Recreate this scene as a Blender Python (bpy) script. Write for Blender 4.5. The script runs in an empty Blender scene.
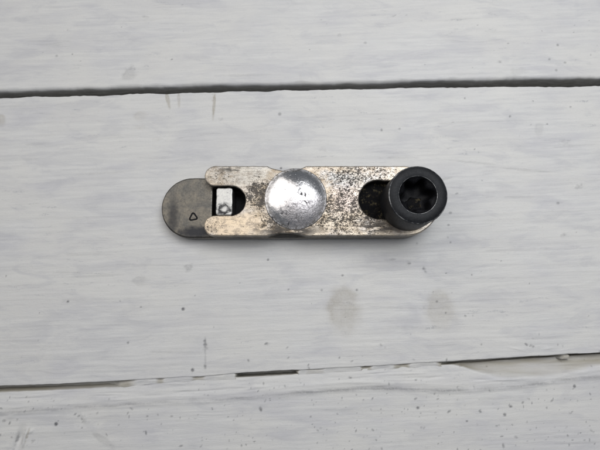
import bpy, bmesh, math
import numpy as np
from mathutils import Vector

MM = 0.001
scene = bpy.context.scene
col = scene.collection

# ------------------------------------------------------------------ camera
cam_d = bpy.data.cameras.new("camera")
cam = bpy.data.objects.new("camera", cam_d)
col.objects.link(cam)
cam.location = (0.0, 0.0, 0.180)
cam.rotation_euler = (math.atan(65 / 450), 0, 0)
cam_d.sensor_width = 36.0
cam_d.lens = 36.0 * 450 / 600
cam_d.clip_start = 0.005
cam_d.clip_end = 20.0
cam_d.dof.use_dof = True
cam_d.dof.focus_distance = 0.172
cam_d.dof.aperture_fstop = 22.0
scene.camera = cam

# ------------------------------------------------------------------ light
world = bpy.data.worlds.new("World")
scene.world = world
world.use_nodes = True
bg = world.node_tree.nodes["Background"]
bg.inputs["Color"].default_value = (0.82, 0.90, 1.0, 1)
bg.inputs["Strength"].default_value = 0.13


def area(name, loc, target, sx, sy, power, colr):
    d = bpy.data.lights.new(name, 'AREA')
    d.shape = 'RECTANGLE'
    d.size, d.size_y = sx, sy
    d.energy = power
    d.color = colr
    o = bpy.data.objects.new(name, d)
    col.objects.link(o)
    o.location = loc
    o.rotation_euler = (Vector(target) - Vector(loc)).to_track_quat('-Z', 'Y').to_euler()
    return o


area("ceiling_light", (-0.74, 0.52, 1.25), (0, 0.03, 0), 1.70, 1.55, 12.2, (1.0, 0.968, 0.925))
area("added_falloff_light", (0.13, 0.155, 0.38), (0.02, 0.03, 0), 0.26, 0.26, 1.05, (0.955, 0.98, 1.0))  # unseen lamp added for its near falloff, darkening the left side and corners

scene.view_settings.view_transform = 'Standard'
scene.view_settings.look = 'None'
scene.view_settings.exposure = 0.0
scene.view_settings.gamma = 1.0
scene.view_settings.use_curve_mapping = False


# ------------------------------------------------------------------ node helper
class NT:
    def __init__(self, name):
        self.m = bpy.data.materials.new(name)
        self.m.use_nodes = True
        self.t = self.m.node_tree
        self.b = self.t.nodes["Principled BSDF"]
        tc = self.t.nodes.new("ShaderNodeTexCoord")
        self.mm = self.vmath('SCALE', tc.outputs["Object"], s=1000.0)     # coordinates in millimetres

    def link(self, v, sock):
        if isinstance(v, bpy.types.NodeSocket):
            self.t.links.new(v, sock)
        else:
            sock.default_value = v

    def vmath(self, op, a, b=None, s=None):
        n = self.t.nodes.new("ShaderNodeVectorMath")
        n.operation = op
        self.link(a, n.inputs[0])
        if b is not None:
            self.link(b, n.inputs[1])
        if s is not None:
            n.inputs["Scale"].default_value = s
        return n.outputs[0]

    def math(self, op, a, b=0.0, c=0.0, clamp=False):
        n = self.t.nodes.new("ShaderNodeMath")
        n.operation = op
        n.use_clamp = clamp
        self.link(a, n.inputs[0])
        self.link(b, n.inputs[1])
        self.link(c, n.inputs[2])
        return n.outputs[0]

    def mul(self, a, b): return self.math('MULTIPLY', a, b)
    def add(self, a, b): return self.math('ADD', a, b)

    def noise(self, scale, stretch=(1, 1, 1), detail=4, rough=0.55, dist=0.0, off=(0, 0, 0)):
        v = self.vmath('MULTIPLY', self.mm, stretch)
        v = self.vmath('ADD', v, off)
        n = self.t.nodes.new("ShaderNodeTexNoise")
        self.link(v, n.inputs["Vector"])
        n.inputs["Scale"].default_value = scale
        n.inputs["Detail"].default_value = detail
        n.inputs["Roughness"].default_value = rough
        n.inputs["Distortion"].default_value = dist
        return n.outputs["Fac"]

    def step(self, v, lo, hi, a=0.0, b=1.0):
        n = self.t.nodes.new("ShaderNodeMapRange")
        n.interpolation_type = 'SMOOTHSTEP'
        self.link(v, n.inputs["Value"])
        self.link(lo, n.inputs["From Min"])
        self.link(hi, n.inputs["From Max"])
        self.link(a, n.inputs["To Min"])
        self.link(b, n.inputs["To Max"])
        return n.outputs["Result"]

    def ell(self, cx, cy, rx, ry, soft=0.5, warp=None):
        """1 inside an ellipse (mm), fading to 0 outside."""
        v = self.vmath('SUBTRACT', self.mm, (cx, cy, 0))
        v = self.vmath('MULTIPLY', v, (1 / rx, 1 / ry, 0))
        n = self.t.nodes.new("ShaderNodeVectorMath")
        n.operation = 'LENGTH'
        self.link(v, n.inputs[0])
        d = n.outputs["Value"]
        if warp is not None:
            d = self.add(d, warp)
        return self.step(d, 1 - soft, 1 + soft, 1.0, 0.0)

    def mix(self, f, a, b):
        n = self.t.nodes.new("ShaderNodeMix")
        n.data_type = 'RGBA'
        self.link(f, n.inputs[0])
        self.link(a if isinstance(a, bpy.types.NodeSocket) else (*a, 1), n.inputs[6])
        self.link(b if isinstance(b, bpy.types.NodeSocket) else (*b, 1), n.inputs[7])
        return n.outputs[2]

    def attr(self, name):
        n = self.t.nodes.new("ShaderNodeAttribute")
        n.attribute_name = name
        return n.outputs["Fac"]

    def bump(self, h, dist, strength=1.0):
        n = self.t.nodes.new("ShaderNodeBump")
        n.inputs["Distance"].default_value = dist
        n.inputs["Strength"].default_value = strength
        self.link(h, n.inputs["Height"])
        self.link(n.outputs[0], self.b.inputs["Normal"])

    def out(self, color=None, rough=None, metal=None, spec=None):
        if color is not None:
            self.link(color if isinstance(color, bpy.types.NodeSocket) else (*color, 1), self.b.inputs["Base Color"])
        if rough is not None:
            self.link(rough, self.b.inputs["Roughness"])
        if metal is not None:
            self.link(metal, self.b.inputs["Metallic"])
        if spec is not None:
            self.link(spec, self.b.inputs["Specular IOR Level"])
        return self.m


# ------------------------------------------------------------------ materials
def mat_paint():
    n = NT("white_brushed_paint")
    mp = n.t.nodes.new("ShaderNodeMapping")                       # strokes follow the boards, which lie slightly askew
    mp.inputs["Rotation"].default_value = (0, 0, math.radians(-2.2))
    n.link(n.mm, mp.inputs["Vector"])
    plain = n.mm
    n.mm = mp.outputs[0]
    w = n.math('SUBTRACT', n.noise(0.045, (1, 1.6, 1), 3, 0.55, 0, (9, 1, 0)), 0.5)
    comb = n.t.nodes.new("ShaderNodeCombineXYZ")
    n.link(n.mul(w, 2.0), comb.inputs[1])
    n.mm = n.vmath('ADD', n.mm, comb.outputs[0])                  # strokes waver
    s1 = n.noise(1.0, (0.04, 0.8, 1), 5, 0.66)                   # fine brush streaks
    s2 = n.noise(0.17, (0.14, 0.7, 1), 4, 0.58, 0.8, (7, 3, 0))    # broad strokes
    s4 = n.noise(0.45, (0.22, 1.2, 1), 5, 0.62, 0.4, (17, 23, 0))  # short strokes
    s3 = n.noise(0.030, (1, 1.3, 1), 3, 0.55, 0.5, (31, 5, 0))     # cloudy thickness
    hair = n.noise(1.5, (0.06, 1.0, 1), 4, 0.7, 0, (3, 77, 0))     # thin darker brush hairs
    cr = n.noise(0.12, (0.05, 1.6, 1), 3, 0.5, 0.0, (5, 19, 0))
    n.mm = plain
    grain = n.noise(2.2, (0.6, 1.0, 1), 3, 0.75)
    br = n.noise(1.2, (1, 1, 1), 4, 0.7)
    c = n.mix(n.step(s1, 0.30, 0.70), (0.575, 0.570, 0.572), (0.655, 0.646, 0.638))
    c = n.mix(n.mul(n.step(s2, 0.46, 0.66), 0.60), c, (0.525, 0.518, 0.545))
    c = n.mix(n.mul(n.step(s4, 0.54, 0.74), 0.38), c, (0.495, 0.490, 0.512))
    c = n.mix(n.mul(n.step(s4, 0.46, 0.28), 0.40), c, (0.690, 0.685, 0.670))
    c = n.mix(n.mul(n.step(s3, 0.36, 0.64), 0.55), c, (0.665, 0.650, 0.622))
    cross = n.noise(0.16, (0.30, 1.0, 1), 5, 0.62, 0.8, (40, 12, 3))     # patchy second coat
    c = n.mix(n.mul(n.step(cross, 0.50, 0.66), 0.42), c, (0.490, 0.486, 0.508))
    c = n.mix(n.mul(n.step(hair, 0.58, 0.72), 0.17), c, (0.38, 0.39, 0.405))
    c = n.mix(n.mul(n.step(grain, 0.52, 0.78), 0.34), c, (0.46, 0.46, 0.46))
    scuff = n.mul(n.step(s3, 0.50, 0.64), n.mul(n.step(s4, 0.58, 0.70), n.step(br, 0.42, 0.60)))
    c = n.mix(n.mul(scuff, 0.55), c, (0.30, 0.31, 0.34))
    crack = n.mul(n.step(n.math('ABSOLUTE', n.math('SUBTRACT', cr, 0.5)), 0.0, 0.012, 1.0, 0.0), n.step(n.math('ADD', s2, n.mul(br, 0.3)), 0.64, 0.85))
    c = n.mix(n.mul(crack, 0.20), c, (0.30, 0.30, 0.31))
    stain = n.mul(n.attr("stain"), n.step(br, 0.30, 0.62, 0.65, 1.0))
    c = n.mix(stain, c, (0.33, 0.295, 0.235))
    dirt_shade = n.mul(n.attr("dirt_shade"), n.step(br, 0.25, 0.6, 0.6, 1.0))
    c = n.mix(dirt_shade, c, (0.075, 0.075, 0.085))
    raw = n.mul(n.attr("raw"), n.step(n.noise(0.35, (0.15, 1, 1), 4, 0.6), 0.25, 0.65, 0.55, 1.0))
    c = n.mix(raw, c, (0.30, 0.27, 0.205))
    grime = n.mul(n.attr("grime"), n.step(n.noise(0.8, (0.25, 1, 1), 5, 0.7), 0.34, 0.58, 0.35, 1.0))
    c = n.mix(grime, c, (0.36, 0.355, 0.34))
    h = n.add(n.mul(s1, 0.7), n.add(n.mul(hair, 0.4), n.mul(grain, 0.45)))
    n.bump(n.math('SUBTRACT', n.add(h, n.mul(s4, 0.5)), n.mul(crack, 0.2)), 0.00018, 0.75)
    return n.out(c, n.step(s2, 0.3, 0.7, 0.40, 0.56), 0.0, 0.35)


def mat_plated():
    """Worn plating: warm bright metal, pitted and speckled with black corrosion."""
    n = NT("worn_plated_steel")
    warp = n.mul(n.math('SUBTRACT', n.noise(0.35, detail=3), 0.5), 1.1)
    big = n.noise(0.16, (0.7, 1, 1), 3, 0.5, 0.4, (3, 9, 0))
    base = n.mix(n.step(big, 0.35, 0.68), (0.60, 0.52, 0.42), (0.53, 0.49, 0.455))
    warm = n.ell(-25, -9.5, 14, 4.5, 0.5, warp)
    base = n.mix(n.mul(warm, 0.75), base, (0.72, 0.58, 0.42))
    # cooler, greyer strip along the far edge and over the far prong
    top = n.step(n.noise(0.25, off=(3, 1, 0)), 0.3, 0.6)
    upper = n.ell(-22, 10.4, 15, 4.4, 0.55, warp)
    base = n.mix(n.mul(upper, 0.7), base, (0.42, 0.41, 0.385))
    mid = n.ell(16, 8.0, 9, 3.0, 0.6, warp)
    base = n.mix(n.mul(mid, 0.65), base, (0.36, 0.37, 0.38))
    pink = n.ell(17, 0.5, 6, 5, 0.7, warp)
    base = n.mix(n.mul(pink, 0.5), base, (0.58, 0.47, 0.46))
    mott = n.noise(0.55, (0.8, 1.1, 1), 6, 0.72, 0.4, (61, 4, 0))
    base = n.mix(n.mul(n.step(mott, 0.44, 0.64), 0.72), base, (0.23, 0.195, 0.165))
    tar = n.math('MAXIMUM', n.ell(-2, 0, 16.5, 14.5, 0.18, n.mul(warp, 0.5)), n.mul(n.ell(22, -9, 20, 5, 0.6, warp), 0.8))
    tar = n.math('MAXIMUM', tar, n.mul(n.ell(-32, 10, 6, 4, 0.6, warp), 0.75))
    tar = n.math('MAXIMUM', tar, n.mul(n.ell(22, 12.5, 24, 2.2, 0.6, warp), 0.8))
    tn = n.noise(0.42, (0.9, 1.1, 1), 5, 0.68, 0.5, (81, 14, 0))
    base = n.mix(n.mul(tar, n.step(tn, 0.40, 0.62, 0.10, 0.78)), base, (0.30, 0.235, 0.165))
    # speckles: pits about half a millimetre across, denser in worn places
    sp = n.noise(1.25, (0.9, 1.1, 1), 5, 0.68, 0.35, (11, 4, 0))
    sp2 = n.noise(2.3, (0.8, 1.1, 1), 3, 0.6, 0.2, (1, 41, 0))
    dens = n.ell(-15.5, 2.0, 5.5, 6.5, 0.5, warp)
    dens = n.math('MAXIMUM', dens, n.mul(n.ell(20, -4, 18, 10.5, 0.45, warp), 0.72))
    dens = n.math('MAXIMUM', dens, n.mul(n.ell(-7, -8, 7, 5, 0.6, warp), 0.95))
    dens = n.math('MAXIMUM', dens, n.mul(n.ell(22, 10, 16, 4.5, 0.6, warp), 0.68))
    dens = n.math('MAXIMUM', dens, n.mul(n.ell(-31, 9.5, 6, 4, 0.6, warp), 0.35))
    dens = n.math('MAXIMUM', dens, n.mul(n.ell(-34, -10, 4, 4, 0.6, warp), 0.42))
    patch = n.noise(0.22, detail=2, off=(5, 50, 0))
    dens = n.math('MULTIPLY', dens, n.step(patch, 0.25, 0.55, 0.55, 1.15))
    th = n.math('SUBTRACT', 0.665, n.mul(dens, 0.20))
    dark = n.mul(n.step(sp, th, n.add(th, 0.075)), n.step(patch, 0.30, 0.62, 0.72, 1.0))
    th2 = n.math('SUBTRACT', 0.66, n.mul(dens, 0.16))
    dark2 = n.mul(n.step(sp2, th2, n.add(th2, 0.07)), 0.9)
    dark = n.math('MAXIMUM', dark, dark2)
    # black scuff beside the screw head and along the near waist
    sc = n.noise(0.6, (0.35, 1.3, 1), 4, 0.6)
    scuff = n.mul(n.ell(30, -10.2, 8, 2.0, 0.7), n.step(sc, 0.46, 0.56))
    scuff = n.math('MAXIMUM', scuff, n.mul(n.ell(-4, -11.8, 11, 1.9, 0.6), n.step(sc, 0.40, 0.52)))
    scuff = n.math('MAXIMUM', scuff, n.mul(n.ell(-27, 12.0, 4, 2.0, 0.7), n.mul(n.step(sc, 0.50, 0.60), 0.8)))
    dark = n.math('MAXIMUM', dark, scuff)
    scr = n.noise(1.0, (0.10, 3.2, 1), 3, 0.6, 0.2, (3, 3, 0))
    scratch = n.mul(n.step(scr, 0.62, 0.70), 0.45)
    dark = n.math('MAXIMUM', dark, n.mul(scratch, n.step(patch, 0.4, 0.6)))
    # shade on the side walls below the worn top, put into the colour
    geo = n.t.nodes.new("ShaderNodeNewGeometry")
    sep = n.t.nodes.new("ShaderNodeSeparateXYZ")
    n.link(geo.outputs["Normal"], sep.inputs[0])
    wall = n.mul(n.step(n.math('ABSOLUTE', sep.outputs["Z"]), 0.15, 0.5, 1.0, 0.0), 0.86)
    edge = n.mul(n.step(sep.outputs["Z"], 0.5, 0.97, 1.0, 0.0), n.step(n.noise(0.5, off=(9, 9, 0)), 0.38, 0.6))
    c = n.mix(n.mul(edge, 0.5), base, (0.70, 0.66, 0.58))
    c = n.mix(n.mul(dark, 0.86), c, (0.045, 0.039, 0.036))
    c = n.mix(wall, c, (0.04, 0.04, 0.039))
    fine = n.noise(3.5, (0.5, 1.4, 1), 3, 0.6)
    r = n.step(fine, 0.3, 0.7, 0.34, 0.50)
    r = n.math('MAXIMUM', r, n.mul(dark, 0.75))
    n.bump(n.math('SUBTRACT', n.mul(fine, 0.25), dark), 0.00016, 0.7)
    return n.out(c, r, n.math('SUBTRACT', 0.90, n.mul(dark, 0.7)), 0.5)


def mat_dome():
    n = NT("polished_worn_steel")
    warp = n.mul(n.math('SUBTRACT', n.noise(0.4, detail=3), 0.5), 1.0)
    worn = n.ell(4.0, -6.0, 9.0, 7.0, 0.45, warp)
    sp = n.noise(1.1, (1, 1, 1), 4, 0.6, 0.3)
    chips = n.noise(0.42, (1, 1, 1), 4, 0.6, 0.6, (14, 2, 0))
    low = n.ell(-5.0, -8.5, 7, 3.6, 0.6, warp)
    line = n.ell(3.0, 0.0, 2.4, 6.0, 0.6, warp)
    dark = n.mul(n.math('MAXIMUM', low, line), n.step(chips, 0.535, 0.60))
    dark = n.math('MAXIMUM', dark, n.mul(n.step(chips, 0.665, 0.70), 0.7))
    dark = n.math('MAXIMUM', dark, n.mul(worn, n.mul(n.step(sp, 0.50, 0.60), 0.45)))
    c = n.mix(worn, (0.80, 0.78, 0.785), (0.73, 0.69, 0.70))
    rim = n.math('SUBTRACT', 1.0, n.ell(0, 0, 10.6, 10.6, 0.08, n.mul(warp, 0.10)))
    c = n.mix(n.mul(rim, n.step(n.noise(0.9, detail=5, rough=0.7, off=(70, 1, 0)), 0.40, 0.62)), c, (0.30, 0.28, 0.26))
    c = n.mix(dark, c, (0.045, 0.043, 0.050))
    fine = n.noise(2.6, detail=3, off=(4, 4, 0))
    wave = n.noise(0.22, detail=3, off=(2, 8, 0))
    r = n.add(n.step(fine, 0.3, 0.7, 0.15, 0.24), n.mul(worn, 0.16))
    r = n.math('MAXIMUM', n.add(r, n.mul(rim, 0.18)), n.mul(dark, 0.6))
    n.bump(n.add(n.mul(wave, 2.2), n.math('SUBTRACT', n.mul(n.add(n.mul(worn, 0.9), 0.12), n.add(sp, fine)), dark)), 0.00011, 0.6)
    return n.out(c, r, n.math('SUBTRACT', 1.0, n.mul(dark, 0.8)), 0.5)


def mat_gunmetal():
    n = NT("dark_tool_steel")
    big = n.noise(0.13, (1, 1, 1), 4, 0.6, 0.5)
    fine = n.noise(1.5, (1, 1, 1), 4, 0.65)
    warp = n.mul(n.math('SUBTRACT', n.noise(0.45, detail=4), 0.5), 1.3)
    c = n.mix(n.step(big, 0.3, 0.7), (0.115, 0.112, 0.106), (0.195, 0.175, 0.145))
    c = n.mix(n.mul(n.step(fine, 0.35, 0.7), 0.45), c, (0.075, 0.073, 0.072))
    oil = n.ell(-41, -11.6, 6.5, 2.2, 0.5, warp)
    oil = n.math('MAXIMUM', oil, n.mul(n.ell(-50.0, -6.0, 1.8, 6.5, 0.7, warp), 0.75))
    oil = n.math('MAXIMUM', oil, n.mul(n.ell(-36, 8.5, 2.0, 3.0, 0.8, warp), 0.45))
    c = n.mix(oil, c, (0.022, 0.022, 0.026))
    n.bump(n.add(fine, n.mul(big, 0.6)), 0.00010, 0.5)
    return n.out(c, n.step(fine, 0.3, 0.7, 0.28, 0.45), n.math('SUBTRACT', 0.92, n.mul(oil, 0.5)), 0.5)


def mat_pin():
    n = NT("pin_steel")
    fine = n.noise(1.6, detail=4)
    warp = n.mul(n.math('SUBTRACT', n.noise(0.9, detail=3), 0.5), 1.6)
    ring = n.ell(-29.0, -3.4, 2.6, 2.1, 0.35, warp)
    hole = n.ell(-28.8, -3.3, 1.3, 1.0, 0.5, warp)
    dark = n.math('MAXIMUM', n.mul(ring, n.math('SUBTRACT', 1.0, hole)), n.step(fine, 0.66, 0.72))
    c = n.mix(n.step(fine, 0.3, 0.7), (0.60, 0.59, 0.56), (0.50, 0.49, 0.48))
    c = n.mix(dark, c, (0.025, 0.024, 0.026))
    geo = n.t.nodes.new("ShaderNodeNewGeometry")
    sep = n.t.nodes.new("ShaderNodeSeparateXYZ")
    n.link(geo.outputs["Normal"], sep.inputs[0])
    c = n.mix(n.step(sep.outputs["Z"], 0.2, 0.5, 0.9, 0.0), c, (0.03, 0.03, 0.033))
    n.bump(fine, 0.0001, 0.4)
    return n.out(c, n.add(0.38, n.mul(dark, 0.3)), n.math('SUBTRACT', 0.7, n.mul(dark, 0.6)), 0.5)


def mat_black(name="black_oxide_steel", c0=(0.007, 0.0075, 0.009), c1=(0.017, 0.018, 0.021), rough=(0.36, 0.55)):
    n = NT(name)
    fine = n.noise(1.8, detail=4, rough=0.65)
    big = n.noise(0.3, detail=3)
    c = n.mix(n.step(n.add(n.mul(fine, 0.6), n.mul(big, 0.4)), 0.35, 0.65), c0, c1)
    n.bump(fine, 0.00008, 0.45)
    return n.out(c, n.step(fine, 0.3, 0.7, *rough), 0.12, 0.17)


def mat_edge():
    n = NT("worn_screw_edge")
    f = n.noise(0.55, detail=4, rough=0.6)
    c = n.mix(n.step(f, 0.40, 0.62), (0.05, 0.053, 0.06), (0.36, 0.36, 0.36))
    return n.out(c, 0.36, 0.7, 0.5)


def mat_grime():
    n = NT("oily_grime")
    f = n.noise(1.0, detail=5, rough=0.7)
    g = n.noise(0.3, detail=3, off=(8, 8, 0))
    lump = n.mul(n.step(f, 0.50, 0.66), n.step(g, 0.40, 0.60))
    c = n.mix(lump, (0.006, 0.006, 0.007), (0.10, 0.083, 0.05))
    n.bump(f, 0.0005, 0.9)
    return n.out(c, n.step(f, 0.3, 0.7, 0.55, 0.8), 0.0, 0.10)


M = dict(paint=mat_paint(), plated=mat_plated(), dome=mat_dome(), gun=mat_gunmetal(), pin=mat_pin(),
         black=mat_black(), recess_shade=mat_black("recess_shade_steel", (0.004, 0.004, 0.005), (0.010, 0.010, 0.012), (0.40, 0.6)),  # darker copy of the black steel, recess shade put into its colour
         edge=mat_edge(), grime=mat_grime())


def dark_wood():
    n = NT("dark_wood")
    f = n.noise(0.5, (0.1, 1, 1), 4)
    return n.out(n.mix(f, (0.03, 0.028, 0.025), (0.07, 0.065, 0.055)), 0.8, 0.0, 0.2)


M['wood'] = dark_wood()

# ------------------------------------------------------------------ numpy noise
rng = np.random.default_rng(11)


def vnoise(x, y, sx, sy, seed):
    r = np.random.default_rng(seed)
    tab = r.random((256, 256))
    u, v = x / sx, y / sy
    i, j = np.floor(u).astype(int), np.floor(v).astype(int)
    fx, fy = u - i, v - j
    fx, fy = fx * fx * (3 - 2 * fx), fy * fy * (3 - 2 * fy)
    g = lambda a, b: tab[a % 256, b % 256]
    return (g(i, j) * (1 - fx) + g(i + 1, j) * fx) * (1 - fy) + (g(i, j + 1) * (1 - fx) + g(i + 1, j + 1) * fx) * fy


def sstep(e0, e1, x):
    t = np.clip((x - e0) / (e1 - e0), 0, 1)
    return t * t * (3 - 2 * t)


# ------------------------------------------------------------------ the painted planks (mm)
GAP1_HI = np.array([(-400, 70), (-126.7, 82.9), (-101.5, 83.9), (-76.1, 84.6), (-42.3, 85.8), (0, 86.3), (42.4, 87.3), (76.4, 88.3), (101.9, 88.7), (127.4, 89.1), (400, 101.5)])
GAP1_LO = np.array([(-400, 68), (-126.4, 80.3), (-101.2, 81.0), (-75.9, 81.6), (-42.2, 82.6), (0, 83.6), (42.3, 84.5), (76.1, 85.0), (110, 85.3), (126.9, 85.6), (400, 98)])
GAP2_HI = np.array([(-400, -52), (-115.3, -36.5), (-92.3, -35.8), (-69.3, -34.5), (-38.5, -33.0), (-15.4, -31.2), (0, -30.6), (30.9, -28.9), (58.1, -27.4), (85.3, -25.7), (116.5, -24.0), (400, -6)])
GAP2_LO = np.array([(-400, -54), (-115.0, -39.0), (-92.1, -38.0), (-69.1, -36.9), (-58, -35.4), (-38.5, -34.2), (-27, -33.6), (-15.4, -33.1), (-2, -32.3), (6, -31.5), (30.9, -29.9), (58, -28.7), (69.4, -28.2), (80.9, -27.3), (100.2, -26.2), (115.8, -25.3), (400, -9)])
RIDGE = np.array([(-400, -62), (-114.3, -46.4), (-91.6, -45.3), (-70.7, -43.9), (-26.8, -41.3), (-3.8, -39.5), (15.4, -38.0), (38.4, -37.4), (57.6, -38.6), (84.5, -36.5), (115.6, -33.2), (400, -14)])


def curve(tab, x, seed, amp):
    y = np.interp(x, tab[:, 0], tab[:, 1])
    w = vnoise(x, x * 0, 7.0, 1, seed) - 0.5
    w2 = vnoise(x, x * 0, 1.6, 1, seed + 1) - 0.5
    return y + amp * (w + 0.45 * w2)


XS = np.concatenate([np.arange(-400, -140, 10.0), np.arange(-140, 140.001, 0.33), np.arange(150, 401, 10.0)])
VIEW = (-66.0, 134.0)                                    # y range that gets the fine grid

# stains, marks and painted dent shade on the planks: x, y, rx, ry, angle, strength, kind
MARKS = [
    (17.3, -7.6, 6.6, 8.6, 0, 0.50, 's'), (55.5, -7.7, 5.8, 7.0, 10, 0.38, 's'),
    (-64, 3.8, 3.2, 1.9, 0, 0.20, 'd'), (-44.3, 9.0, 2.0, 1.5, 30, 0.34, 'd'),
    (-91.5, -4.5, 0.55, 0.5, 0, 0.8, 'd'), (-46.0, -7.4, 0.75, 0.7, 0, 0.85, 'd'), (-67, -20.3, 0.5, 0.5, 0, 0.6, 'd'),
    (-41.5, -30.6, 0.7, 0.8, 0, 0.8, 'd'), (-36.9, -21.6, 0.75, 3.0, 6, 0.8, 'd'), (-36.3, -22.4, 0.7, 1.3, 0, 0.5, 'd'), (-36.6, -29.3, 0.8, 1.0, 0, 0.6, 'd'), (-36.7, -26, 0.35, 4.5, 2, 0.35, 'd'),
    (-125.0, 70.2, 1.9, 2.6, 15, 0.5, 's'), (-72.5, 91.0, 3.2, 2.6, 20, 0.28, 'd'), (-71.6, 93.4, 1.4, 1.6, 20, 0.25, 'd'),
    (-55.6, 79.0, 0.75, 3.6, 14, 0.85, 's'), (-51.0, 79.0, 0.6, 3.5, 5, 0.5, 's'), (-36.2, 76.5, 0.6, 5.6, -2, 0.85, 's'), (-36.4, 80.5, 1.0, 1.8, 0, 0.4, 's'),
    (-67, 72, 2.6, 2.0, 10, 0.22, 's'), (-67, 67, 2.8, 1.2, 10, 0.18, 's'), (-60, 62, 2.4, 0.9, 0, 0.14, 's'),
    (-33.2, 70.5, 1.0, 1.0, 0, 0.25, 'd'), (-8.5, 73.0, 0.75, 0.75, 0, 0.5, 'd'), (34, 66, 0.45, 0.6, 0, 0.6, 'd'), (9.6, 57.6, 1.7, 1.0, 0, 0.16, 'd'),
    (-7.8, 49.6, 0.5, 0.5, 0, 0.9, 'd'), (-12.8, 12.0, 0.5, 0.5, 0, 0.75, 'd'), (16.9, 5.8, 0.55, 0.4, 0, 0.7, 'd'), (22.5, 0.0, 0.5, 0.5, 0, 0.6, 'd'),
    (49.5, 8.3, 0.55, 1.3, 30, 0.72, 'd'), (-4.6, 0.2, 0.4, 0.4, 0, 0.5, 'd'), (8.6, 0, 0.5, 0.5, 0, 0.5, 'd'), (36, 12, 2.4, 0.5, 5, 0.25, 'd'),
    (43.5, 10.5, 0.9, 1.2, 30, 0.5, 'd'), (54.0, -4.5, 0.5, 0.5, 0, 0.6, 'd'), (106, 22, 1.5, 0.8, 10, 0.25, 'd'),
    (47, 18.5, 0.5, 0.5, 0, 0.35, 'd'), (41.5, 66.5, 0.5, 0.5, 0, 0.45, 'd'), (88, 72, 0.5, 0.5, 0, 0.4, 'd'), (100, 66, 2.0, 2.5, 0, 0.14, 'd'),
    (60.5, 19.0, 0.4, 0.4, 0, 0.5, 'd'), (61, 31, 0.7, 0.5, 0, 0.5, 'd'), (60, 26, 0.55, 0.45, 0, 0.55, 'd'), (59, 45, 3.6, 0.45, 12, 0.28, 'd'), (114, 42, 2.0, 1.1, 10, 0.35, 'd'),
    (105, 35, 0.7, 0.6, 0, 0.45, 'd'), (110.5, 61, 2.5, 1.4, 0, 0.16, 'd'), (72, 52, 9, 0.45, -6, 0.22, 'd'), (92, 49, 13, 0.5, -5, 0.22, 'd'), (42, 54, 8, 0.5, 0, 0.18, 'd'), (22, 85, 9, 0.9, -6, 0.10, 'd'),
    (-66.5, 117, 2.6, 0.5, -10, 0.34, 'd'), (-104, 99, 0.6, 0.6, 0, 0.35, 'd'), (40.6, 117.6, 2.6, 0.4, 20, 0.42, 'd'), (17, 108.5, 1.1, 0.9, 0, 0.22, 'd'), (28, 105, 0.8, 0.6, 0, 0.30, 'd'),
    (85, 96.5, 1.2, 0.7, 0, 0.35, 'd'), (110.5, 104, 0.6, 0.6, 0, 0.55, 'd'), (106.5, 97.5, 0.55, 0.55, 0, 0.45, 'd'), (113, 96, 0.6, 0.5, 0, 0.45, 'd'), (109, 92.5, 0.6, 0.6, 0, 0.4, 'd'), (93, 92, 4.0, 1.6, 5, 0.14, 'd'),
    (-92.7, -50.4, 0.75, 0.75, 0, 0.95, 'd'), (-107.3, -56.0, 0.5, 3.4, -14, 0.45, 'd'), (-103.2, -54.5, 0.4, 3.4, -16, 0.6, 's'), (-112.5, -49.2, 0.8, 0.6, 0, 0.4, 'd'), (-74, -56.5, 4.6, 1.2, -32, 0.22, 'd'), (-104.5, -59, 0.6, 3.0, 12, 0.2, 'd'),  # includes the dent's dark inner side, shade painted as a mark
    (-82, -48.5, 1.2, 2.8, 35, 0.16, 'd'), (-15, -45, 0.6, 1.0, 20, 0.7, 'd'), (45, -44.5, 0.7, 0.6, 0, 0.7, 'd'), (78, -47.0, 0.7, 0.6, 0, 0.7, 'd'), (105.5, -36.6, 0.6, 0.7, 0, 0.8, 'd'), (80.5, -44.0, 0.7, 0.5, 0, 0.7, 'd'),
]
for n_, (x0, x1), (y0, y1), rr in ((260, (-40, 118), (-64, -34), (0.14, 0.30)), (70, (-118, -40), (-64, -40), (0.15, 0.40)), (26, (-118, 120), (-28, 30), (0.15, 0.30)),
                                   (26, (40, 125), (-25, 80), (0.15, 0.34)), (24, (-128, 130), (92, 124), (0.15, 0.3)), (22, (40, 118), (-62, -34), (0.3, 0.5)), (40, (-20, 118), (-34, -20), (0.2, 0.45))):
    for _ in range(n_):
        r_ = rng.uniform(*rr)
        MARKS.append((rng.uniform(x0, x1), rng.uniform(y0, y1), r_ * rng.uniform(0.9, 2.4), r_, rng.uniform(0, 180), rng.uniform(0.2, 0.7), 'd'))
# thin horizontal brush drags, barely visible
for _ in range(70):
    MARKS.append((rng.uniform(-125, 125), rng.uniform(-60, 122), rng.uniform(4, 16), rng.uniform(0.25, 0.5), rng.uniform(-2, 5), rng.uniform(0.05, 0.15), 'd'))

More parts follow.
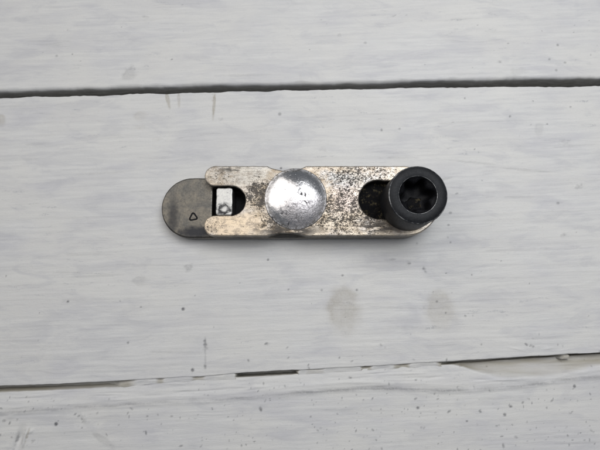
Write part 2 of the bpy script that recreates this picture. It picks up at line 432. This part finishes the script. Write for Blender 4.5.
# raised paint runs, blisters and nicks: x, y, rx, ry, angle, height (mm)
LUMPS = [(-106.3, -55.6, 1.5, 4.6, -14, -1.1), (-104.0, -54.8, 0.6, 4.4, -14, 0.5), (-102.0, -53.0, 1.3, 0.7, 30, 0.4), (-82, -48.4, 1.0, 2.6, 35, 0.25), (-110.0, -47.6, 1.8, 1.0, 10, 0.25),
         (-66.5, 116.8, 1.6, 1.0, 0, 0.30), (40.6, 117.6, 2.8, 0.9, 18, -0.20), (17.3, -7.6, 6.0, 8.0, 0, -0.04), (96.5, -22.5, 2.6, 0.5, 5, 0.25), (84, -22.6, 3.4, 0.35, -12, 0.25),
         (-36.9, -22, 1.0, 3, 8, -0.12), (0.8, 90.8, 1.4, 3.2, 0, 0.28), (106, 22, 2.2, 1.4, 10, 0.10), (114, 42, 2.4, 1.4, 0, 0.12)]
for _ in range(75):
    lx = rng.uniform(-110, 112)
    ly = np.interp(lx, RIDGE[:, 0], RIDGE[:, 1]) + rng.uniform(-0.5, 7.5)
    LUMPS.append((lx, ly, rng.uniform(2.0, 9.0), rng.uniform(0.3, 0.6), rng.uniform(-2, 7), rng.uniform(-0.40, 0.34)))
for _ in range(60):
    LUMPS.append((rng.uniform(-120, 120), rng.uniform(-62, 122), rng.uniform(0.8, 4.0), rng.uniform(0.5, 1.0), rng.uniform(-12, 12), rng.uniform(-0.06, 0.09)))


def plank(lo, hi, seed, ridge=None, root=None, lo_soft=0.7, hi_soft=0.7):
    """One painted board: a fine grid between its two wavering edges, with side walls going down."""
    x = XS
    mid_lo, mid_hi = float(np.median(lo)), float(np.median(hi))
    edge = np.array([0.0, 0.08, 0.2, 0.36, 0.6, 0.9, 1.3])
    inner = [1.6]
    width = mid_hi - mid_lo
    while inner[-1] < width - 1.6:
        y = mid_lo + inner[-1]
        fine = VIEW[0] < y < VIEW[1]
        inner.append(inner[-1] + (0.33 if fine else 6.0))
    inner = np.array(inner[:-1] + [width - 1.6])
    fr = (inner - 1.6) / (inner[-1] - 1.6)
    Yr, dl = [], []
    for d in edge:
        Yr.append(lo + d)
    for f in fr:
        Yr.append((lo + 1.6) * (1 - f) + (hi - 1.6) * f)
    for d in edge[::-1]:
        Yr.append(hi - d)
    Y = np.array(Yr)
    X = np.broadcast_to(x, Y.shape).copy()
    dlo, dhi = Y - lo, hi - Y

    def rnd(d, r):
        t = np.clip(1 - d / r, 0, 1)
        return -r * (1 - np.sqrt(np.clip(1 - t * t, 0, 1)))
    rl = lo_soft * (0.7 + 0.6 * vnoise(X, Y * 0, 5, 1, seed))
    rh = hi_soft * (0.7 + 0.6 * vnoise(X, Y * 0, 5, 1, seed + 5))
    Z = rnd(dlo, rl) + rnd(dhi, rh)
    # brush relief and gentle unevenness
    YT = Y - 0.038 * X
    Z += 0.07 * (vnoise(X, YT, 26, 0.8, seed + 2) - 0.5) + 0.12 * (vnoise(X, YT, 45, 2.6, seed + 3) - 0.5) + 0.16 * (vnoise(X, Y, 50, 24, seed + 4) - 0.5)
    Z += 0.02 * (vnoise(X, Y, 0.9, 0.9, seed + 6) - 0.5)
    dirt_shade = np.zeros_like(Z)
    stain = np.zeros_like(Z)
    raw = np.zeros_like(Z)
    grime = np.zeros_like(Z)
    if ridge is not None:            # the board's edge falls away in a soft ridge towards the gap
        t = sstep(0.0, 1.0, (Y - ridge + 0.3) / 0.9)
        u = np.clip((Y - ridge) / np.maximum(hi - ridge, 1.5), 0, 1)
        Z += -0.50 * t - 0.5 * u ** 2
        Z += 0.10 * np.exp(-((Y - ridge + 0.5) / 0.5) ** 2)
        Z += 0.12 * np.exp(-((Y - ridge - 2.3 - 0.9 * (vnoise(X, Y * 0, 20, 1, 77) - 0.5)) / 0.5) ** 2)
        dirt_shade += 0.45 * np.exp(-((Y - ridge - 0.10) / 0.75) ** 2) * (0.3 + 1.2 * vnoise(X, Y, 6, 1, 78))  # shade line of the ridge step, painted into the colour
        # right-hand end: the corner of the board is planed away, bare yellowish wood
        m = sstep(56, 66, X)
        wdt = 7.6 * sstep(56, 82, X) * (1 - 0.45 * sstep(92, 118, X)) + 0.01
        wdt = wdt * (0.9 + 0.2 * vnoise(X, Y * 0, 12, 1, 83))
        k = np.clip(1 - dhi / wdt, 0, 1) * m
        Z += -3.2 * k ** 1.3
        raw += 0.75 * sstep(0.02, 0.35, k) * (0.45 + 0.75 * vnoise(X, Y, 9, 1.2, 79))
    for cx, cy, rx, ry, ang, s, kd in MARKS:
        if cy < mid_lo - 30 or cy > mid_hi + 30:
            continue
        R = max(rx, ry) * 1.8
        c0, c1 = np.searchsorted(x, (cx - R, cx + R))
        if c1 <= c0:
            continue
        a = math.radians(ang)
        dx, dy = X[:, c0:c1] - cx, Y[:, c0:c1] - cy
        e = np.sqrt(((dx * math.cos(a) + dy * math.sin(a)) / rx) ** 2 + ((-dx * math.sin(a) + dy * math.cos(a)) / ry) ** 2)
        if 1.6 < rx + ry <= 4:
            e = e + 1.1 * (vnoise(X[:, c0:c1], Y[:, c0:c1], 0.9, 0.7, 93) - 0.5)
            v = s * sstep(1.25, 0.2, e) * (0.3 + 1.0 * vnoise(X[:, c0:c1], Y[:, c0:c1], 0.7, 0.5, 94))
        elif rx + ry > 4:
            e = e + (0.28 if kd == 's' else 0.7) * (vnoise(X[:, c0:c1], Y[:, c0:c1], 2.2, 1.8, 91) - 0.5)
            v = s * (sstep(1.35, 0.45, e) * (0.55 + 0.35 * vnoise(X[:, c0:c1], Y[:, c0:c1], 3.0, 2.4, 92)) + 0.45 * np.exp(-((e - 0.80) / 0.18) ** 2) * sstep(-4, 4, dy - dx))
        else:
            v = s * sstep(1.3, 0.5, e)
        tgt = stain if kd == 's' else dirt_shade
        tgt[:, c0:c1] = np.maximum(tgt[:, c0:c1], v)
    for cx, cy, rx, ry, ang, h in LUMPS:
        R = max(rx, ry) * 2
        c0, c1 = np.searchsorted(x, (cx - R, cx + R))
        a = math.radians(ang)
        dx, dy = X[:, c0:c1] - cx, Y[:, c0:c1] - cy
        e = ((dx * math.cos(a) + dy * math.sin(a)) / rx) ** 2 + ((-dx * math.sin(a) + dy * math.cos(a)) / ry) ** 2
        Z[:, c0:c1] += h * np.exp(-e * 1.6)
    # side walls: rows below each edge
    depths = (14.0, 5.0, 2.2, 1.0)
    low = [(lo + 0.10 * np.minimum(d, 3) * 0, Z[0] - d) for d in depths]
    lean = 0.36 * sstep(-66, -74, x) if ridge is not None else 0.0
    high = [(hi + lean * min(d, 2.6), Z[-1] - d) for d in depths[::-1]]
    Ya = np.concatenate([np.array([p[0] for p in low]), Y, np.array([p[0] for p in high])])
    Za = np.concatenate([np.array([p[1] for p in low]), Z, np.array([p[1] for p in high])])
    Xa = np.broadcast_to(x, Ya.shape)
    nd = len(depths)
    pad = lambda A, v: np.concatenate([np.full((nd, len(x)), v), A, np.full((nd, len(x)), v)])
    grime = pad(grime, 0.0)
    grime[:nd] = np.array([0.95, 0.95, 0.9, 0.75])[:, None]
    grime[nd] = 0.35
    if ridge is None:
        grime[-nd:] = np.array([0.75, 0.9, 0.95, 0.95])[:, None]
    else:
        grime[-nd:] = np.array([0.0, 0.12, 0.7, 0.95])[:, None]
    raw = pad(raw, 0.0)
    if ridge is not None:
        raw[-nd:] = 0.9
        raw[-nd - 2:-nd] = np.maximum(raw[-nd - 2:-nd], 0.45)
    nr, nc = Ya.shape
    co = np.stack([Xa, Ya, Za], -1).reshape(-1, 3) * MM
    i = np.arange(nr - 1)[:, None] * nc + np.arange(nc - 1)[None, :]
    quads = np.stack([i, i + 1, i + nc + 1, i + nc], -1).reshape(-1, 4)
    me = bpy.data.meshes.new("plank")
    me.vertices.add(len(co))
    me.vertices.foreach_set("co", co.astype(np.float32).ravel())
    me.loops.add(quads.size)
    me.loops.foreach_set("vertex_index", quads.astype(np.int32).ravel())
    me.polygons.add(len(quads))
    me.polygons.foreach_set("loop_start", np.arange(0, quads.size, 4, dtype=np.int32))
    me.polygons.foreach_set("use_smooth", np.ones(len(quads), dtype=bool))
    me.update(calc_edges=True)
    for nm, A in (("dirt_shade", pad(dirt_shade, 0.0)), ("stain", pad(stain, 0.0)), ("raw", raw), ("grime", grime)):
        at = me.attributes.new(nm, 'FLOAT', 'POINT')
        at.data.foreach_set("value", np.clip(A, 0, 1).astype(np.float32).ravel())
    me.materials.append(M['paint'])
    o = bpy.data.objects.new("plank", me)
    col.objects.link(o)
    o.parent = root
    return o


table = bpy.data.objects.new("table_top", None)
col.objects.link(table)
table["kind"] = "structure"
table["label"] = "white brush-painted wooden planks with dirty gaps between them"

g1h, g1l = curve(GAP1_HI, XS, 21, 0.45), curve(GAP1_LO, XS, 25, 0.50)
g2h, g2l = curve(GAP2_HI, XS, 31, 0.22), curve(GAP2_LO, XS, 35, 0.22)
rdg = curve(RIDGE, XS, 41, 0.35)
plank(g1h, g1h + 118, 101, root=table, lo_soft=1.5)
plank(g2h, g1l, 202, root=table, lo_soft=0.35, hi_soft=0.5)
plank(g2l - 118, g2l, 303, ridge=rdg, root=table, hi_soft=0.15)


def obj(name, me_or_bm, mats, parent=None, smooth=None):
    if isinstance(me_or_bm, bmesh.types.BMesh):
        me = bpy.data.meshes.new(name)
        me_or_bm.to_mesh(me)
        me_or_bm.free()
    else:
        me = me_or_bm
    for m in (mats if isinstance(mats, (list, tuple)) else [mats]):
        me.materials.append(m)
    o = bpy.data.objects.new(name, me)
    col.objects.link(o)
    o.parent = parent
    return o


# bearer board under the planks, seen only as the dark bottom of the gaps
bm = bmesh.new()
bmesh.ops.create_cube(bm, size=1.0)
for v in bm.verts:
    v.co = Vector((v.co.x * 800, v.co.y * 380 + 30, v.co.z * 12 - 20.2)) * MM
obj("backing_board", bm, M['wood'], table)

# paint and filler that has run into the nearer gap, leaving some of it open
fx = np.arange(-140, 140.01, 0.4)
top = np.interp(fx, GAP2_HI[:, 0], GAP2_HI[:, 1]) + 0.5
bot = np.interp(fx, GAP2_LO[:, 0], GAP2_LO[:, 1]) - 0.5
lev = np.interp(fx, [-140, -118, -90, -73, -66, -62.5, -61, -58, -55.6, -55, -53, -52.4, -50, -42, -41, -37.5, -36.8, -34, -31, -28, -24.8, -24.2, -1.4, -0.8, 2, 2.6, 9.2, 10, 23.5, 24.2, 27.2, 28, 36, 36.8, 42, 42.8, 52, 60, 100, 102.6, 105.2, 107, 140],
                [-6.6, -5.6, -4.4, -3.4, -1.6, -0.5, -0.3, -0.5, -0.6, -1.9, -1.9, -0.5, -0.4, -0.4, -1.8, -1.7, -0.4, -0.5, -0.9, -0.4, -0.4, -7.0, -7.0, -0.4, -0.5, -1.2, -1.2, -0.35, -0.3, -2.6, -2.4, -0.3, -0.5, -1.7, -1.7, -0.3, -0.4, -6.0, -7.2, -1.7, -1.7, -7.5, -8.0])
ker = np.exp(-(np.arange(-6, 7) * 0.4 / 0.7) ** 2)
lev = np.convolve(np.pad(lev, 6, mode='edge'), ker / ker.sum(), mode='valid')
lev = lev + 0.45 * (vnoise(fx, fx * 0, 3, 1, 51) - 0.5)
bm = bmesh.new()
K = 7
rows = []
for k in range(K):
    t = k / (K - 1)
    yy = bot * (1 - t) + top * t
    sag = -0.35 * math.sin(math.pi * t) + 0.2 * (0.5 - t)
    edge = -0.92 + 0.35 * (vnoise(fx, fx * 0, 4, 1, 53) - 0.5)      # height of the nearer board's dropped edge
    l2 = np.interp(fx + 1.3 * (vnoise(fx, fx * 0 + 1.3 * k, 2, 1, 54 + k) - 0.5), fx, lev)
    deep = sstep(2.2, 3.4, -l2)
    open_ = deep + (1 - deep) * sstep(0.15 + 0.5 * vnoise(fx, fx * 0, 2.2, 1, 59), 0.75, np.full_like(fx, t))
    flush = edge * (1 - t) - 0.30 * t
    zz = flush + np.minimum(l2 - flush, 0) * open_ + 0.12 * (vnoise(fx, fx * 0 + k, 2.5, 1, 52) - 0.5)
    rows.append([bm.verts.new(Vector((a, b, c)) * MM) for a, b, c in zip(fx, yy, zz)])
for k in range(K - 1):
    for i in range(len(fx) - 1):
        bm.faces.new((rows[k][i], rows[k][i + 1], rows[k + 1][i + 1], rows[k + 1][i])).smooth = True
fo = obj("paint_filler", bm, M['paint'], table)
at_r = fo.data.attributes.new("raw", 'FLOAT', 'POINT')
at_g = fo.data.attributes.new("grime", 'FLOAT', 'POINT')
rawv = np.tile(np.clip((-lev - 0.7) / 1.2, 0, 1) * 0.8, K)
grv = np.tile(np.clip((-lev - 1.9) / 2.2, 0, 1) * 0.95, K)
at_r.data.foreach_set("value", rawv.astype(np.float32))
at_g.data.foreach_set("value", grv.astype(np.float32))

# ------------------------------------------------------------------ the clamp (local mm, base at its centre)
clamp = bpy.data.objects.new("clamp", None)
col.objects.link(clamp)
clamp.location = (0, 0.034, 0.00035)
clamp["label"] = "small worn steel clamp with forked end, shiny domed button and black socket head screw"
clamp["category"] = "clamp"


def resample(pts, step=0.45):
    out = []
    n = len(pts)
    for i in range(n):
        a, b = Vector(pts[i]), Vector(pts[(i + 1) % n])
        k = max(1, int((b - a).length / step))
        for j in range(k):
            out.append(a.lerp(b, j / k))
    return out


def arc(cx, cy, r, a0, a1, n=24):
    return [(cx + r * math.cos(math.radians(a0 + (a1 - a0) * i / n)), cy + r * math.sin(math.radians(a0 + (a1 - a0) * i / n))) for i in range(n + 1)]


def slab(contours, z0, z1, bev, jit=0.05, seed=1, segs=4, step=0.45):
    """Extrude closed contours (outer counter-clockwise, holes clockwise) with a rounded top edge."""
    bm = bmesh.new()
    r = np.random.default_rng(seed)
    tops, bots = [], []
    for pts in contours:
        P = resample(pts, step)
        n = len(P)
        ph = r.random(6) * 6.28
        N = []
        for i in range(n):
            t = (P[(i + 1) % n] - P[i - 1]).normalized()
            N.append(Vector((-t.y, t.x)))
        for i in range(n):
            s = i * step
            w = math.sin(s * 0.9 + ph[0]) + math.sin(s * 1.7 + ph[1]) + 0.7 * math.sin(s * 3.1 + ph[2])
            P[i] = P[i] + N[i] * (w * jit * 0.3)
        spec = [(bev * 0.5, z0), (0.0, z0 + bev * 0.5), (0.0, (z0 + z1) / 2)]
        spec += [(bev * (1 - math.cos(math.pi / 2 * k / segs)), z1 - bev * (1 - math.sin(math.pi / 2 * k / segs))) for k in range(segs + 1)]
        loops = []
        for off, z in spec:
            loops.append([bm.verts.new(Vector((*(P[i] + N[i] * off), z)) * MM) for i in range(n)])
        for a, b in zip(loops, loops[1:]):
            for i in range(n):
                f = bm.faces.new((a[i], a[(i + 1) % n], b[(i + 1) % n], b[i]))
                f.smooth = True
        tops.append(loops[-1])
        bots.append(loops[0])
    bm.edges.ensure_lookup_table()
    for group in (tops, bots):
        es = []
        for lp in group:
            for i in range(len(lp)):
                es.append(bm.edges.get((lp[i], lp[(i + 1) % len(lp)])))
        bmesh.ops.triangle_fill(bm, use_beauty=True, use_dissolve=False, edges=es)
    bmesh.ops.recalc_face_normals(bm, faces=bm.faces)
    return bm


# lower jaw plate, with a pocket for the pin
PY = -1.9
plate_out = arc(40.0, PY, 11.9, -90, 90, 40) + arc(-42.6, PY, 12.1, 90, 270, 60)
pocket = [(-34.4, -6.6), (-34.4, 6.0), (-17.5, 6.0), (-17.5, -6.6)]
plate = obj("jaw_plate", slab([plate_out, pocket], 0.0, 5.0, 0.75, seed=3), M['gun'], clamp)
plate["label"] = "dark grey steel plate with rounded end and a small stamped triangle"
bm = bmesh.new()
vs = [bm.verts.new(Vector((x, y, 0.5)) * MM) for x, y in ((-35, -7), (-17, -7), (-17, 6.5), (-35, 6.5))]
bm.faces.new(vs)
obj("pocket_floor", bm, M['recess_shade'], plate)  # shade of the pocket is put into the floor's near-black colour

# stamped triangular mark: a rounded ring of three sides, slightly raised, a groove's shade put into its dark colour
bm = bmesh.new()
mc = Vector((-41.9, -5.6))
tri = []
for k, rr_ in ((0, 1.95), (1, 2.05), (2, 1.9)):
    a = 90 + 120 * k + 8
    base = mc + Vector((math.cos(math.radians(a)), math.sin(math.radians(a)))) * (rr_ - 0.8)
    tri += [tuple(base + Vector((math.cos(math.radians(a + d)), math.sin(math.radians(a + d)))) * 0.8) for d in (-60, -30, 0, 30, 60)]
mp = [Vector(p) for p in tri]
n = len(mp)
rings = []
for off, z in ((0.0, 4.995), (0.15, 5.04), (0.65, 5.04), (0.85, 4.995)):
    rings.append([bm.verts.new(Vector((*(p + (mc - p).normalized() * off), z)) * MM) for p in mp])
for a, b in zip(rings, rings[1:]):
    for i in range(n):
        bm.faces.new((a[i], a[(i + 1) % n], b[(i + 1) % n], b[i])).smooth = True
bmesh.ops.recalc_face_normals(bm, faces=bm.faces)
obj("stamped_triangle", bm, M['recess_shade'], plate)

# upper body: forked at one end, slotted and rounded at the other, waisted beside the button
B0, B1 = 5.05, 10.0
W = 13.7
body = arc(40, 0, W, -90, 90, 48)
sc_top = [(2.4 - 15.0 * i / 20, W - 1.9 * math.sin(math.pi * i / 20) ** 0.8) for i in range(21)]
body += sc_top
body += arc(-32.9, 9.7, 4.05, 90, 270, 26)
body += arc(-26.6, -0.05, 5.7, 90, -90, 30)
body += arc(-32.6, -9.75, 4.0, 90, 270, 26)
body += [(-12.6 + 15.0 * i / 20, -W - 0.05 + 1.2 * math.sin(math.pi * i / 20) ** 0.8) for i in range(21)]
slot = [p for p in reversed(arc(42.0, -0.3, 7.4, -90, 90, 30) + arc(30.2, 0.4, 7.55, 90, 270, 30))]
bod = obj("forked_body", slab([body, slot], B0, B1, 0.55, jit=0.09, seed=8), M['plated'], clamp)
bod["label"] = "worn plated steel body speckled with black pits, forked at one end"

# grime-filled bottom of the slot
bm = bmesh.new()
sl = arc(42.0, -0.3, 7.5, -90, 90, 20) + arc(30.2, 0.4, 7.65, 90, 270, 20)
ctr = bm.verts.new(Vector((34, 0, 5.4)) * MM)
ring1 = [bm.verts.new(Vector((34 + (x - 34) * 0.6, y * 0.6, 5.4 + 0.25 * math.sin(i * 1.7))) * MM) for i, (x, y) in enumerate(sl)]
ring2 = [bm.verts.new(Vector((x, y, 5.7 + 0.3 * math.sin(i * 2.3))) * MM) for i, (x, y) in enumerate(sl)]
n = len(sl)
for i in range(n):
    j = (i + 1) % n
    bm.faces.new((ctr, ring1[i], ring1[j])).smooth = True
    bm.faces.new((ring1[i], ring2[i], ring2[j], ring1[j])).smooth = True
obj("slot_grime", bm, M['grime'], bod)

# rectangular pin standing in the fork
px0, px1, py0, py1, pr = -32.2, -25.9, -5.8, 4.9, 0.9
pin_c = arc(px1 - pr, py0 + pr, pr, -90, 0, 6) + arc(px1 - pr, py1 - pr, pr, 0, 90, 6) + arc(px0 + pr, py1 - pr, pr, 90, 180, 6) + arc(px0 + pr, py0 + pr, pr, 180, 270, 6)
pn = obj("pin", slab([pin_c], 0.55, 10.3, 0.5, jit=0.12, seed=5), M['pin'], clamp)
pn["label"] = "bright square-ended pin with a black smudge, between the fork prongs"


def lathe(profile, seg=96, cx=0, cy=0, mats=None, close=True):
    """profile: list of (radius or function of angle, z); mats: material index per band."""
    bm = bmesh.new()
    rings = []
    for rf, z in profile:
        rg = []
        for i in range(seg):
            a = 2 * math.pi * i / seg
            r = rf(a) if callable(rf) else rf
            rg.append(bm.verts.new(Vector((cx + r * math.cos(a), cy + r * math.sin(a), z)) * MM))
        rings.append(rg)
    for k, (a, b) in enumerate(zip(rings, rings[1:])):
        for i in range(seg):
            j = (i + 1) % seg
            f = bm.faces.new((a[i], a[j], b[j], b[i]))
            f.smooth = True
            if mats:
                f.material_index = mats[k]
    if close:
        for rg, m in ((rings[0], mats[0] if mats else 0), (rings[-1], mats[-1] if mats else 0)):
            f = bm.faces.new(rg)
            f.material_index = m
    bmesh.ops.recalc_face_normals(bm, faces=bm.faces)
    return bm


# domed button
R0, H0 = 11.3, 2.95
RC = (R0 * R0 + H0 * H0) / (2 * H0)
amax = math.asin(R0 / RC)
prof = [(12.0, B1 - 1.5), (12.0, B1 + 0.10), (11.93, B1 + 0.22), (11.75, B1 + 0.34), (11.5, B1 + 0.42)]
for k in range(22):
    a = amax * (1 - k / 21.5)
    prof.append((RC * math.sin(a), B1 + 0.5 + RC * math.cos(a) - (RC - H0)))
db = lathe(prof, 96)
dome = obj("domed_button", db, M['dome'], clamp)
dome.location = Vector((-1.65, 0.7, 0)) * MM
dome["label"] = "shiny domed steel button, scratched and pitted"

# socket head screw
lob = lambda r, d: (lambda a: r + d * math.cos(6 * a + 0.35))
T = 26.0
prof = [(6.6, 5.4), (6.6, 9.9), (10.2, 10.05), (10.65, 10.4), (10.65, 11.5), (10.42, T - 0.75), (10.28, T - 0.22), (10.0, T), (6.78, T), (6.66, T - 0.05), (6.52, T - 0.28), (lob(6.0, 0.30), T - 0.75),
        (lob(5.35, 0.85), T - 1.35), (lob(5.3, 0.88), T - 4), (lob(5.25, 0.88), T - 7.2), (lob(3.2, 0.3), T - 7.7), (0.6, T - 8.3)]
mats = [0, 0, 0, 0, 0, 0, 1, 0, 1, 2, 2, 2, 2, 2, 2, 2]  # socket bands take the darker steel with shade in its colour
screw = obj("socket_screw", lathe(prof, 120, mats=mats), [M['black'], M['edge'], M['recess_shade']], clamp)
screw.location = Vector((41.15, -1.15, 0)) * MM
screw.rotation_euler = (0, 0, math.radians(12))
screw["label"] = "black socket head screw with a deep lobed recess"
bm = bmesh.new()
bmesh.ops.create_icosphere(bm, subdivisions=3, radius=1.0)
for v in bm.verts:
    d = v.co.copy()
    k = 1 + 0.22 * math.sin(d.x * 5 + 1) * math.sin(d.y * 6 + 2) + 0.12 * math.sin(d.x * 11 + d.y * 9)
    v.co = Vector((-0.6 + d.x * 3.6 * k, -2.0 + d.y * 2.4 * k, T - 8.0 + d.z * 0.7 * k)) * MM
for f in bm.faces:
    f.smooth = True
obj("socket_dirt", bm, M['grime'], screw)
